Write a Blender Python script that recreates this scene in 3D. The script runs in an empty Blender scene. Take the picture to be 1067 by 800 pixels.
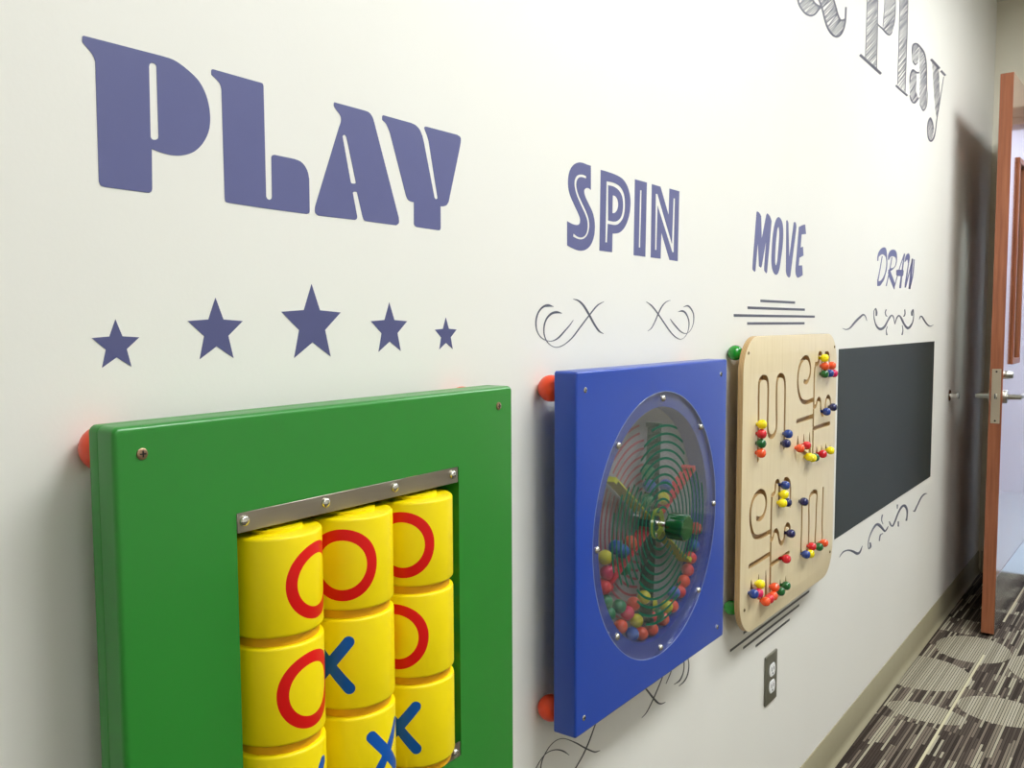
import bpy, bmesh, math, random
from mathutils import Vector, Matrix
from mathutils.geometry import tessellate_polygon
R=math.radians; PI=math.pi
rnd=random.Random(7)
COL=bpy.context.scene.collection
sc=bpy.context.scene
# wall outlines measured on the wall plane, (x, z) in tenths of a millimetre
LETTERS = {'PLAY':[[[[(3798,14427,1),(3807,14436,1),(3820,14437,1),(4478,14441,1),(4603,14433,0),(4730,14383,0),(4846,14307,0),(4918,14196,0),(4952,14040,0),(4937,13898,0),(4871,13772,0),(4774,13681,0),(4655,13633,0),(4553,13620,0),(4453,13628,0),(4370,13644,1),(4364,13313,1),(4356,13287,1),(4334,13274,1),(3943,13275,1),(3910,13284,0),(3896,13313,1),(3898,14259,1),(3888,14288,0),(3869,14318,0),(3797,14384,1)],
[(4367,14324,1),(4375,14348,0),(4392,14360,0),(4422,14360,0),(4436,14344,1),(4437,13769,1),(4432,13742,0),(4404,13726,0),(4377,13726,0),(4363,13741,1)]]],
[[[(4976,14425,1),(4983,14439,0),(5000,14443,1),(5506,14436,1),(5537,14433,0),(5548,14411,1),(5553,13382,1),(5565,13361,0),(5591,13354,0),(5615,13366,0),(5623,13386,1),(5625,13757,1),(5635,13778,0),(5662,13788,1),(5906,13784,1),(5982,13770,0),(6033,13737,0),(6071,13682,0),(6088,13614,1),(6089,13301,1),(6081,13276,0),(6049,13263,1),(5512,13267,1),(5123,13275,1),(5095,13283,0),(5087,13312,1),(5079,14286,1),(5065,14328,0),(5034,14357,0),(4977,14392,1)]]],
[[[(6433,14421,1),(6442,14435,0),(6461,14435,1),(6879,14432,1),(6941,14422,0),(6990,14378,0),(7010,14337,1),(7379,13349,1),(7379,13294,0),(7337,13262,1),(6871,13266,1),(6841,13276,0),(6822,13306,1),(6745,13555,1),(6728,13562,1),(6692,13557,1),(6682,13544,1),(6740,13307,1),(6735,13281,0),(6706,13265,1),(6199,13261,1),(6162,13286,0),(6159,13336,0),(6173,13380,1),(6502,14196,1),(6529,14260,0),(6528,14303,0),(6505,14333,0),(6471,14360,0),(6433,14395,1)],
[(6547,14109,1),(6564,14126,0),(6585,14128,0),(6604,14110,1),(6730,13658,1),(6720,13645,1),(6669,13640,1),(6655,13651,1)]]],
[[[(7134,14417,1),(7145,14433,0),(7165,14435,1),(7592,14431,1),(7673,14418,0),(7741,14379,0),(7782,14322,1),(7809,14253,1),(7985,13646,1),(7999,13629,0),(8022,13627,0),(8043,13643,1),(8037,13670,1),(7893,14275,1),(7865,14336,0),(7838,14377,0),(7819,14410,1),(7827,14430,1),(7853,14435,1),(8407,14435,1),(8468,14416,0),(8477,14379,0),(8451,14269,1),(8242,13617,1),(8203,13575,0),(8144,13555,0),(8094,13550,1),(8094,13298,1),(8082,13274,0),(8053,13266,1),(7672,13271,1),(7639,13287,1),(7629,13304,1),(7632,13548,1),(7567,13554,0),(7527,13571,0),(7501,13610,1),(7250,14269,1),(7226,14308,0),(7188,14354,0),(7134,14383,1)]]]],'SPIN':[[[[(11509,14499,1),(11512,14146,1),(11448,14163,0),(11373,14154,0),(11329,14124,0),(11325,14086,0),(11355,14031,0),(11449,13936,0),(11564,13821,0),(11622,13699,0),(11631,13582,0),(11605,13463,0),(11530,13349,0),(11417,13273,0),(11288,13236,0),(11141,13232,0),(10997,13255,0),(10867,13284,1),(10865,13627,1),(10978,13603,0),(11085,13594,0),(11175,13607,0),(11211,13643,0),(11211,13700,0),(11156,13771,0),(11047,13884,0),(10940,14004,0),(10894,14101,0),(10886,14212,0),(10914,14318,0),(10973,14401,0),(11062,14463,0),(11169,14499,0),(11278,14509,0),(11389,14502,0)],
[(11379,14294,1),(11383,14329,1),(11298,14340,0),(11188,14326,0),(11116,14298,0),(11063,14234,0),(11056,14158,0),(11100,14050,0),(11209,13920,0),(11339,13789,0),(11414,13681,0),(11422,13584,0),(11397,13505,0),(11323,13445,0),(11231,13424,0),(11140,13431,0),(11032,13466,1),(11021,13422,1),(11122,13401,0),(11231,13396,0),(11342,13423,0),(11427,13488,0),(11471,13579,0),(11463,13695,0),(11394,13804,0),(11264,13935,0),(11154,14056,0),(11110,14155,0),(11117,14222,0),(11163,14275,0),(11225,14298,0),(11298,14302,0)]]],
[[[(11796,14479,1),(12006,14477,0),(12291,14461,0),(12480,14424,0),(12630,14330,0),(12719,14174,0),(12722,13987,0),(12639,13791,0),(12512,13656,0),(12365,13582,0),(12163,13552,1),(12154,13267,1),(11770,13267,1)],
[(11972,14330,1),(12210,14335,0),(12397,14297,0),(12504,14222,0),(12548,14114,0),(12550,13959,0),(12497,13830,0),(12384,13738,0),(12260,13696,0),(12019,13691,1),(11998,13408,1),(11946,13404,1)]],
[[(12024,14276,1),(12190,14276,0),(12335,14243,0),(12441,14174,0),(12485,14066,0),(12478,13942,0),(12425,13834,0),(12321,13767,0),(12218,13743,0),(12026,13742,1)],
[(12164,14142,1),(12254,14132,0),(12317,14088,0),(12338,14009,0),(12298,13924,0),(12216,13875,0),(12155,13869,1)]]],
[[[(12876,14475,1),(13282,14475,1),(13251,13260,1),(12849,13263,1)],
[(13049,14325,1),(13105,14325,1),(13069,13399,1),(13022,13399,1)]]],
[[[(13460,14471,1),(13772,14467,1),(14090,14019,1),(14113,14476,1),(14498,14474,1),(14463,13254,1),(14142,13258,1),(13821,13708,1),(13803,13260,1),(13439,13261,1)],
[(13604,14328,1),(13668,14331,1),(14228,13545,1),(14268,14328,1),(14332,14331,1),(14300,13402,1),(14246,13399,1),(13677,14137,1),(13646,13399,1),(13596,13396,1)]]]],'MOVE':[[[[(18165,14479,1),(18225,14492,0),(18331,14466,0),(18427,14415,1),(18481,13944,1),(18727,14466,1),(18770,14504,0),(18835,14499,0),(18967,14443,0),(19049,14370,1),(18832,13267,1),(18789,13230,1),(18671,13283,0),(18655,13339,1),(18747,13941,1),(18508,13366,1),(18460,13337,1),(18352,13363,1),(18267,13861,1),(18154,13259,1),(18113,13230,1),(17990,13285,0),(17987,13351,1)]]],
[[[(19464,14494,0),(19637,14458,0),(19746,14361,0),(19791,14174,0),(19771,13909,0),(19683,13617,0),(19593,13373,0),(19496,13261,0),(19396,13226,0),(19260,13251,0),(19135,13351,0),(19082,13488,0),(19088,13745,0),(19149,14099,0),(19238,14317,0),(19332,14430,0)],
[(19489,14280,0),(19537,14154,0),(19527,13963,0),(19490,13748,0),(19435,13508,0),(19372,13433,0),(19315,13478,0),(19307,13642,0),(19328,13878,0),(19382,14118,0),(19423,14239,0)]]],
[[[(19972,14458,1),(20035,14478,0),(20117,14418,1),(20212,13647,1),(20471,14461,1),(20528,14486,0),(20627,14451,0),(20661,14379,1),(20309,13236,1),(20238,13201,0),(20092,13239,0),(20016,13321,1)]]],
[[[(20834,14394,1),(21136,14470,0),(21275,14490,1),(21352,14273,1),(21034,14236,1),(20977,13930,1),(21153,13959,1),(21197,13755,1),(20915,13688,1),(20873,13505,1),(21118,13522,1),(21171,13297,1),(20943,13237,0),(20792,13223,0),(20673,13313,0),(20652,13424,1)]]]],'DRAW':[[[[(27870,13998,1),(27876,14104,0),(27969,14237,0),(28206,14359,0),(28535,14439,0),(28793,14441,0),(28912,14383,0),(29003,14192,0),(29061,13975,0),(29012,13775,0),(28879,13638,0),(28722,13478,0),(28478,13361,0),(28276,13278,0),(27945,13257,1),(27926,13448,1),(28095,13411,0),(28302,13430,0),(28547,13515,0),(28788,13677,0),(28922,13881,0),(28930,14056,0),(28849,14161,0),(28644,14214,0),(28430,14223,0),(28183,14175,0),(28023,14113,0),(27993,14005,1)]]],
[[[(29118,14099,1),(29162,14267,0),(29371,14391,0),(29726,14451,0),(30051,14441,0),(30220,14354,0),(30282,14221,0),(30235,14060,0),(30062,13937,0),(29706,13819,0),(29219,13741,1),(29170,13783,1),(29431,13850,0),(29790,13890,0),(30057,13982,0),(30153,14123,0),(30106,14200,0),(29888,14239,0),(29614,14232,0),(29393,14192,0),(29268,14108,1)]],
[[(29161,13705,1),(29217,13763,1),(29438,13784,1),(30103,13406,1),(30032,13211,1),(29907,13252,1),(29327,13568,1)]]],
[[[(30214,13831,1),(30353,13856,1),(31124,13885,1),(31198,13854,1),(31147,13700,1),(31051,13672,1),(30376,13660,1),(30231,13684,1)]]],
[[[(31293,14139,1),(31373,14308,0),(31561,14413,0),(31760,14461,0),(31916,14446,0),(32009,14369,0),(31989,14272,1),(31822,13954,1),(31593,13328,1),(31392,13321,1),(31425,13464,1),(31782,14118,1),(31684,14243,0),(31487,14197,0)]]]],'DRAWS':[[[(28386,14168,28486,14170),(28174,13781,28273,13781),(27928,13409,28064,13407)]],
[[(29564,14205,29671,14206),(29297,13769,29403,13769),(28942,13292,29065,13290)]],
[[(30100,13324,30013,13327),(30426,13655,30327,13657),(30859,14066,30758,14068),(31327,14416,31191,14419)],
[(31177,14416,31342,14420),(31002,14057,31166,14060),(30804,13630,31014,13633),(30657,13283,30912,13284)]],
[[(31626,13373,31508,13376),(32110,13892,31964,13893),(32465,14320,32342,14319)],
[(32290,14316,32517,14323),(32117,13827,32392,13833),(31954,13294,32228,13296)],
[(32185,13294,32038,13297),(32612,13794,32435,13793),(32736,14313,32608,14308)]]]}
FLOURISH = {'draw_top':[[(24491,12017,24501,12026),(24822,11973,24817,12002),(25236,12007,25148,12038),(25735,12160,25586,12198),(26215,12297,26076,12340),(26557,12376,26538,12423),(26718,12329,26807,12342),(26881,12221,26918,12224)],
[(28017,12370,27854,12371),(28042,12477,27854,12470),(27851,12604,27797,12564),(27614,12502,27693,12499),(27622,12353,27715,12356),(27751,12175,27866,12184),(27970,12030,28126,12062),(28462,11936,28454,12015),(29022,12020,28825,12065),(29346,12199,29191,12220),(29706,12349,29539,12380),(29802,12377,29888,12417),(30013,12300,30130,12309),(30191,12115,30252,12117)],
[(29028,12579,29139,12571),(28915,12483,29030,12483),(29017,12385,29117,12400),(29229,12353,29275,12372)],
[(29250,12059,29321,12053),(29108,11935,29196,11933),(29167,11778,29341,11782)],
[(30252,12114,30191,12118),(30478,12299,30363,12312),(30739,12372,30687,12420),(30893,12325,31082,12354),(31390,12097,31596,12129),(31963,11944,32037,12029),(32539,12042,32308,12080),(32809,12225,32671,12233),(32873,12415,32766,12415),(32764,12621,32618,12598),(32405,12517,32649,12511),(32466,12395,32676,12399)],
[(31437,12601,31569,12605),(31494,12473,31627,12472),(31403,12399,31516,12382),(31276,12384,31316,12363)],
[(31181,12080,31262,12082),(31274,11919,31373,11918),(31135,11768,31330,11758)],
[(33732,12280,33679,12284),(33913,12360,33788,12379),(33989,12379,34115,12410),(34462,12217,34651,12246),(35001,12071,35142,12106),(35588,12023,35583,12057),(36113,12080,36086,12092)]],'draw_bottom':[[(24729,5742,24701,5754),(25063,5796,24988,5836),(25503,5759,25479,5803),(25949,5634,26008,5679),(26533,5428,26543,5508),(26887,5439,26736,5496),(27054,5587,27018,5598)],
[(27800,5536,27985,5505),(27855,5416,28066,5361),(27807,5360,27727,5349),(27717,5497,27638,5514),(27822,5649,27719,5677),(28154,5815,28008,5862),(28662,5900,28487,5980),(28784,5863,28947,5909),(29193,5692,29395,5706),(29650,5503,29691,5554),(29975,5529,29848,5574),(30117,5603,30062,5620)],
[(29237,6142,29380,6110),(29147,6001,29262,5982),(29374,5805,29429,5799)],
[(29404,5517,29462,5489),(29015,5516,29146,5474),(28932,5359,29073,5325)],
[(30157,5752,30240,5746),(30317,5601,30488,5601),(30736,5476,30597,5545),(31067,5582,30889,5633),(31503,5795,31324,5847),(32047,5900,31831,5987),(32232,5868,32492,5897),(32580,5680,32819,5649),(32608,5480,32783,5445),(32478,5355,32719,5302)],
[(31149,6141,31343,6109),(31214,5985,31311,5968)],
[(31367,5536,31530,5506),(31372,5356,31568,5320)],
[(33608,5488,33669,5516),(33932,5419,33750,5481),(34397,5573,34224,5621),(35014,5751,34814,5811),(35545,5785,35405,5850),(35902,5762,35888,5777)]],'spin_top_left':[[(10516,12405,10514,12400),(10376,12435,10378,12399),(10238,12405,10266,12386),(10115,12311,10143,12303),(10063,12193,10094,12191),(10087,12075,10110,12079),(10184,11980,10197,11986),(10334,11925,10339,11933),(10487,11915,10482,11926),(10647,11952,10624,11968),(10823,12054,10799,12066),(10955,12140,10936,12148),(11039,12213,11033,12216)],
[(10733,12315,10732,12309),(10589,12342,10592,12308),(10448,12316,10476,12292),(10320,12232,10351,12222),(10263,12123,10292,12121),(10273,12004,10295,12007),(10350,11908,10364,11913),(10481,11842,10488,11849),(10615,11824,10613,11833),(10773,11850,10762,11860),(11002,11943,10982,11954),(11235,12100,11208,12111),(11496,12281,11468,12292),(11738,12434,11713,12447),(11916,12496,11910,12502)],
[(11032,12516,11036,12523),(11162,12491,11183,12509),(11293,12426,11334,12443),(11459,12286,11505,12300),(11609,12148,11650,12161),(11764,12038,11795,12053),(11903,12003,11909,12009)]],'spin_top_right':[[(14728,12454,14724,12460),(14894,12465,14915,12491),(15037,12406,15080,12418),(15127,12320,15167,12323),(15138,12191,15164,12189),(15076,12086,15090,12084),(14942,12004,14954,11998),(14799,11987,14797,11974),(14633,12024,14607,12010),(14431,12120,14398,12107),(14299,12188,14269,12178),(14198,12244,14187,12241)],
[(14495,12363,14493,12367),(14666,12367,14671,12398),(14764,12348,14812,12367),(14890,12264,14930,12271),(14940,12177,14976,12177),(14921,12048,14942,12045),(14809,11933,14820,11929),(14651,11885,14655,11878),(14484,11908,14470,11898),(14262,12001,14231,11989),(14010,12158,13975,12147),(13748,12330,13714,12318),(13519,12462,13490,12448),(13307,12526,13297,12521)],
[(14188,12568,14193,12562),(14015,12536,14035,12525),(13858,12459,13894,12449),(13712,12322,13750,12314),(13586,12181,13617,12174),(13474,12085,13497,12077),(13354,12035,13360,12032)]],'spin_bottom_left':[[(10965,5700,10958,5697),(10813,5828,10796,5813),(10629,5924,10629,5906),(10454,5972,10461,5958),(10305,5975,10316,5964),(10159,5920,10174,5909),(10056,5843,10074,5832),(10015,5717,10034,5707)],
[(11867,5411,11870,5404),(11719,5456,11718,5434),(11556,5551,11538,5535),(11365,5678,11344,5664),(11175,5809,11158,5796),(10941,5950,10934,5941),(10781,6030,10782,6020),(10603,6070,10611,6059),(10451,6055,10463,6045),(10324,5997,10339,5986),(10227,5915,10249,5903),(10186,5787,10208,5777),(10196,5638,10219,5629)],
[(11737,5929,11765,5913),(11676,5866,11704,5850),(11529,5709,11562,5689),(11364,5568,11394,5548),(11131,5434,11160,5413),(10972,5349,11000,5328)]],'spin_bottom_right':[[(13179,6057,13212,6062),(13413,5863,13456,5867),(13654,5634,13706,5638),(13870,5458,13909,5471),(14021,5397,14012,5423),(14169,5382,14163,5391)],
[(14095,5978,14125,5964),(13969,5852,14002,5835),(13683,5629,13719,5609),(13430,5468,13454,5452),(13262,5428,13269,5422)],
[(14425,5951,14445,5941),(14335,5861,14364,5846),(14170,5725,14189,5715)],
[(14845,6039,14872,6033),(14907,5857,14940,5847),(14872,5706,14909,5689),(14734,5613,14778,5584),(14503,5601,14516,5589)],
[(15031,6003,15058,5996),(15114,5771,15148,5760),(15057,5605,15101,5585),(14921,5530,14962,5503),(14706,5502,14721,5490)]]}
SKETCH = {'amp':([[(20415,19496,1),(20522,19372,0),(20768,19298,0),(21057,19285,0),(21391,19336,0),(21684,19462,0),(21894,19607,0),(22065,19716,1),(21800,19690,0),(21538,19697,0),(21362,19767,1)],
[(21830,19901,1),(22059,19803,0),(22201,19719,0),(22371,19573,0),(22591,19422,0),(22880,19343,0),(23219,19330,0),(23511,19396,0),(23802,19549,0),(23992,19730,0),(24107,19907,0),(24117,19983,1),(23826,19876,0),(23676,19844,0),(23470,19911,0),(23260,20068,0),(23004,20237,1)]],
[[(20365,19478,20465,19513),(20470,19351,20575,19393),(20722,19274,20814,19321),(21023,19259,21091,19311),(21394,19317,21387,19360),(21731,19457,21638,19467),(21953,19610,21836,19605),(22128,19725,22002,19721)],
[(21396,19715,21503,19762),(21529,19669,21634,19723),(21763,19665,21837,19720),(22034,19698,22095,19760)],
[(21782,19881,21877,19921),(22005,19781,22113,19825),(22145,19699,22257,19740),(22314,19552,22428,19593),(22530,19399,22652,19446),(22818,19313,22943,19373),(23182,19302,23257,19363),(23545,19385,23476,19416),(23867,19553,23737,19546),(24056,19741,23928,19719),(24159,19917,24026,19889),(24183,20014,24048,19981),(24210,20317,24075,20281)],
[(22956,20219,23053,20255),(23205,20049,23315,20088),(23410,19889,23531,19934),(23621,19824,23731,19879),(23837,19858,23816,19895),(24116,19962,24056,19988)]]),'P':([[(25970,22524,1),(27041,22881,1),(27198,21342,1),(27236,19409,1),(26045,19467,1),(26069,20764,1)],
[(27816,23138,1),(28885,23494,1),(29208,21487,0),(29093,21144,0),(28886,20893,0),(28558,20720,0),(28114,20654,0),(27780,20691,0),(27858,20984,0),(27962,21558,1)]],
[[(27152,20651,27233,20696),(27773,20660,27896,20724),(28223,20650,28335,20715),(28654,20722,28575,20746),(28974,20920,28863,20911)],
[(25435,19374,25609,19469),(26503,19362,26690,19461),(27651,19350,27851,19452)],
[(25941,22515,25998,22533),(26059,20762,26116,20777),(26035,19465,26093,19478)],
[(27011,22871,27072,22891),(27168,21333,27229,21350),(27235,19423,27297,19436)],
[(28852,23483,28919,23505),(29173,21477,29243,21496),(29020,21098,29102,21117)],
[(27784,23128,27847,23149),(27930,21549,27994,21567),(27793,20777,27856,20792)]]),'l':([[(29616,23524,1),(30617,23851,1),(30765,21964,1),(30726,19492,1),(29698,19511,1),(29741,21496,1)]],
[[(29414,19401,29584,19484),(30175,19394,30350,19478),(30952,19394,31133,19481)],
[(29579,23512,29653,23536),(29704,21486,29779,21506),(29692,19510,29768,19525)],
[(30577,23838,30656,23864),(30725,21954,30805,21975),(30686,19484,30766,19500)]]),'a':([[(32514,21261,0),(33106,21338,0),(33538,21199,0),(33790,20143,0),(33748,19688,0),(33470,19434,0),(33061,19423,0),(32733,19622,0),(32734,20361,0),(32559,20927,0)],
[(31462,20798,0),(31571,21117,0),(32021,21311,0),(32465,21335,0),(32458,20947,0),(32198,20694,0),(31825,20609,0),(31537,20648,0)],
[(31284,19714,0),(31323,20140,0),(31664,20391,0),(32138,20412,0),(32255,20258,0),(32215,19821,0),(32523,19711,0),(32074,19416,0),(31597,19441,0)]],
[[(31566,20864,31457,20840),(31664,21132,31478,21103),(32004,21280,32037,21343),(32605,21308,32798,21391),(33218,21248,33421,21311),(33556,20981,33701,21016),(33749,20135,33872,20160)],
[(31377,19941,31248,19916),(31443,20162,31274,20134),(31719,20367,31611,20399),(32191,20386,32276,20463),(32631,20490,32596,20544)],
[(31302,19504,31425,19538),(31518,19372,31686,19428),(32068,19386,31969,19424),(32715,19689,32535,19687)],
[(32787,19494,32908,19533),(33373,19384,33365,19446),(33924,19718,33778,19697),(33971,20180,33897,20166)],
[(31541,20640,31642,20682),(31988,20609,32036,20669),(32391,20792,32291,20791)]]),'y':([[(34488,21285,1),(35678,21334,1),(35956,20586,0),(36113,20334,0),(35573,19571,0),(35114,20044,0)],
[(34503,19354,0),(34892,19263,0),(35100,19068,0),(34961,18789,0),(34655,18600,0),(34319,18660,0),(34113,18899,0),(34208,19142,0)]],
[[(34165,21279,34446,21405),(34884,21291,35184,21419),(35633,21285,35952,21416)],
[(35895,21276,36166,21391),(36346,21281,36624,21397),(36734,21285,37018,21402)],
[(36517,21229,36629,21249),(36051,20371,36161,20389),(35520,19470,35654,19490),(35337,19064,35497,19086),(35074,18794,35295,18811),(34700,18624,34744,18571),(34419,18660,34227,18616),(34155,18906,34030,18884),(34291,19175,34119,19153),(34486,19333,34518,19393),(34805,19242,34979,19284),(35035,19054,35165,19081)]])}
GROOVES = [[(17386,9401),(17381,10066),(17366,10845),(17386,10980),(17472,11043),(17643,11064),(17796,11026),(17873,10914),(17893,10515),(17904,9976),(17982,9848),(18136,9792),(18305,9826),(18413,9947),(18397,10478),(18402,10925),(18488,11032),(18645,11055),(18807,11006),(18885,10898),(18917,10232),(18911,9482)],
[(20159,10844),(20362,10823),(20557,10963),(20578,11161),(20429,11342),(20224,11386),(19964,11315),(19785,11150),(19716,10917),(19747,10723),(19848,10555),(20020,10418),(20324,10359),(20804,10380)],
[(20959,11213),(20897,11081),(20880,10296),(20871,9711),(20881,9030)],
[(20961,11190),(21171,11250),(21187,11430),(21376,11425),(21436,10897)],
[(21672,11428),(21938,11408),(22017,10869)],
[(19722,9972),(20830,9996)],
[(20886,10205),(21027,10217),(21115,10301),(21232,10373),(21383,10305),(21427,10095),(21554,9969),(21737,10023),(21794,10275),(21961,10380),(22137,10298),(22190,10105)],
[(20893,9697),(21499,9708),(22143,9707)],
[(19787,9447),(19991,9304),(20402,9156),(20896,9017),(21401,9013),(21847,9041),(22228,9092)],
[(19794,9641),(19810,9379)],
[(20210,9631),(20231,9287)],
[(20624,9634),(20655,9171)],
[(21167,9236),(21180,9040)],
[(21533,9229),(21546,9042)],
[(21879,9226),(21892,9048)],
[(17385,8199),(17557,8158),(17745,8195),(17875,8333),(17883,8514),(17777,8651),(17600,8723),(17371,8715),(17166,8630),(17034,8457),(17017,8265),(17089,8047),(17215,7886),(17414,7807),(17738,7778),(18212,7778)],
[(18224,8541),(18204,8257),(18207,7641),(18211,7021),(18219,6522)],
[(18235,8539),(18399,8585),(18447,8774),(18622,8769),(18681,8239)],
[(18981,8759),(19166,8743),(19348,8599),(19375,8122)],
[(17020,7288),(18123,7298)],
[(18211,7568),(18335,7615),(18388,7698),(18508,7738),(18654,7636),(18722,7476),(18877,7381),(19025,7447),(19074,7662),(19224,7730),(19372,7648),(19395,7471)],
[(18221,7050),(18745,7060),(19355,7072)],
[(17144,6806),(17361,6653),(17748,6444),(18089,6296),(18550,6272),(18908,6267),(19273,6328)],
[(17131,6987),(17142,6747)],
[(17537,6995),(17558,6563)],
[(17942,6993),(17973,6377)],
[(18830,6584),(18846,6304)],
[(19184,6580),(19198,6324)],
[(20188,8074),(20199,7471),(20210,6864),(20449,6836),(20688,6877),(20709,6987),(20718,7487),(20725,8111),(21243,8132),(21241,7739),(21230,7276),(21221,6883),(21480,6842),(21738,6884),(21723,7302),(21745,8149)]]
BEADS = [(17265,10143,'y'),(17259,9951,'r'),(17241,9759,'g'),(17240,9566,'o'),(18818,9792,'b'),(18709,9597,'n'),(19623,9389,'o'),(20069,9403,'r'),(20270,9116,'y'),(20690,9053,'g'),(20493,9066,'y'),(21264,9063,'r'),(21865,9077,'y'),(21246,11341,'y'),(21297,11146,'o'),(21823,11142,'o'),(21273,10966,'g'),(21669,10959,'b'),(21992,10944,'p'),(21488,10055,'b'),(21994,10122,'n'),(18701,8697,'b'),(18639,8509,'y'),(18548,8337,'y'),(18844,8299,'n'),(19965,8132,'n'),(19113,7568,'n'),(18860,7058,'r'),(20179,6876,'b'),(20523,6861,'y'),(20574,6934,'r'),(21143,6853,'g'),(21535,6867,'o'),(16976,6757,'b'),(17254,6741,'p'),(17302,6838,'y'),(18171,6596,'o'),(17646,6430,'o'),(18093,6440,'o'),(17857,6429,'r'),(18536,6419,'g'),(18876,6462,'g')]
BALLS = [(11050,8783,'y'),(11108,8536,'p'),(11028,8356,'r'),(11130,7888,'g'),(11470,7949,'g'),(11072,8118,'g'),(11723,7779,'p'),(11919,7869,'o'),(12358,7879,'y'),(12010,7577,'y'),(11518,7628,'o'),(11880,7402,'b'),(12171,7299,'o'),(12501,7219,'o'),(12956,7232,'o'),(13360,7327,'o'),(12763,7453,'g'),(13107,7497,'y'),(13898,8068,'r'),(13981,7848,'r'),(13661,7757,'o'),(13704,7539,'r'),(13371,7607,'b'),(14364,8571,'r'),(14342,8218,'b'),(12503,9613,'b'),(12353,9855,'g'),(12330,9405,'g'),(12957,9483,'b'),(12944,9304,'y'),(11561,8753,'b'),(11578,8589,'g'),(11812,8818,'o'),(11357,8868,'b'),(12366,7475,'r'),(12394,7684,'y')]
# ------------------------------------------------------------------ helpers
def tag(o,label=None,cat=None,group=None,kind=None):
    if label: o['label']=label
    if cat: o['category']=cat
    if group: o['group']=group
    if kind: o['kind']=kind
    return o
def empty(name,loc=(0,0,0)):
    o=bpy.data.objects.new(name,None); COL.objects.link(o); o.location=loc; o.empty_display_size=.05
    return o
def link(name,me,mat=None,parent=None,smooth=None):
    """link a mesh given in world coordinates; put its origin at its centre"""
    mats=mat if isinstance(mat,(list,tuple)) else ([mat] if mat else [])
    for m in mats: me.materials.append(m)
    if smooth is not None:
        for p in me.polygons: p.use_smooth=True
        me.set_sharp_from_angle(angle=R(smooth))
    vs=[v.co for v in me.vertices]
    c=Vector(((min(v.x for v in vs)+max(v.x for v in vs))/2,(min(v.y for v in vs)+max(v.y for v in vs))/2,(min(v.z for v in vs)+max(v.z for v in vs))/2))
    for v in me.vertices: v.co-=c
    o=bpy.data.objects.new(name,me); COL.objects.link(o)
    if parent is not None:
        o.parent=parent; pl=parent_world(parent); o.location=c-pl
    else: o.location=c
    WLOC[o.name]=c
    return o
WLOC={}
def parent_world(p):
    w=Vector((0,0,0))
    while p is not None: w+=p.location; p=p.parent
    return w
def fin(bm,name,mat=None,parent=None,smooth=None,fix=True):
    if fix: bmesh.ops.recalc_face_normals(bm,faces=bm.faces)
    me=bpy.data.meshes.new(name); bm.to_mesh(me); bm.free()
    return link(name,me,mat,parent,smooth)
def bx(bm,x0,x1,y0,y1,z0,z1,bev=0,seg=2):
    g=bmesh.ops.create_cube(bm,size=1)
    vs=g['verts']
    for v in vs: v.co=Vector(((x0+x1)/2+v.co.x*(x1-x0),(y0+y1)/2+v.co.y*(y1-y0),(z0+z1)/2+v.co.z*(z1-z0)))
    if bev:
        es=list({e for v in vs for e in v.link_edges})
        bmesh.ops.bevel(bm,geom=es,offset=bev,segments=seg,affect='EDGES',profile=.5)
    return vs
def box(name,x0,x1,y0,y1,z0,z1,mat,parent=None,bev=0,seg=2):
    bm=bmesh.new(); bx(bm,x0,x1,y0,y1,z0,z1,bev,seg)
    return fin(bm,name,mat,parent,40 if bev else None)
def lathe(bm,prof,c,axis='Y',n=32,flip=1):
    """prof: list of (radius, distance along axis); c = origin"""
    c=Vector(c); rings=[]
    ax={'Y':(Vector((1,0,0)),Vector((0,0,1)),Vector((0,1,0))),'Z':(Vector((1,0,0)),Vector((0,1,0)),Vector((0,0,1))),'X':(Vector((0,1,0)),Vector((0,0,1)),Vector((1,0,0)))}[axis]
    for r,h in prof:
        if r<1e-6: rings.append([bm.verts.new(c+ax[2]*h)])
        else: rings.append([bm.verts.new(c+ax[0]*r*math.cos(2*PI*k/n)+ax[1]*r*math.sin(2*PI*k/n)+ax[2]*h) for k in range(n)])
    for a,b in zip(rings,rings[1:]):
        for k in range(n):
            k2=(k+1)%n
            if len(a)==1 and len(b)==1: continue
            if len(a)==1: bm.faces.new((a[0],b[k],b[k2]))
            elif len(b)==1: bm.faces.new((a[k],a[k2],b[0]))
            else: bm.faces.new((a[k],a[k2],b[k2],b[k]))
    if len(rings[0])>1: bm.faces.new(rings[0])
    if len(rings[-1])>1: bm.faces.new(rings[-1])
def lat(name,prof,c,mat,parent=None,axis='Y',n=32,smooth=40):
    bm=bmesh.new(); lathe(bm,prof,c,axis,n); return fin(bm,name,mat,parent,smooth)
def sphere(name,c,r,mat,parent=None,seg=24,rings=14,scale=(1,1,1)):
    bm=bmesh.new(); bmesh.ops.create_uvsphere(bm,u_segments=seg,v_segments=rings,radius=r)
    for v in bm.verts: v.co=Vector((v.co.x*scale[0]+c[0],v.co.y*scale[1]+c[1],v.co.z*scale[2]+c[2]))
    return fin(bm,name,mat,parent,180)
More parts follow.
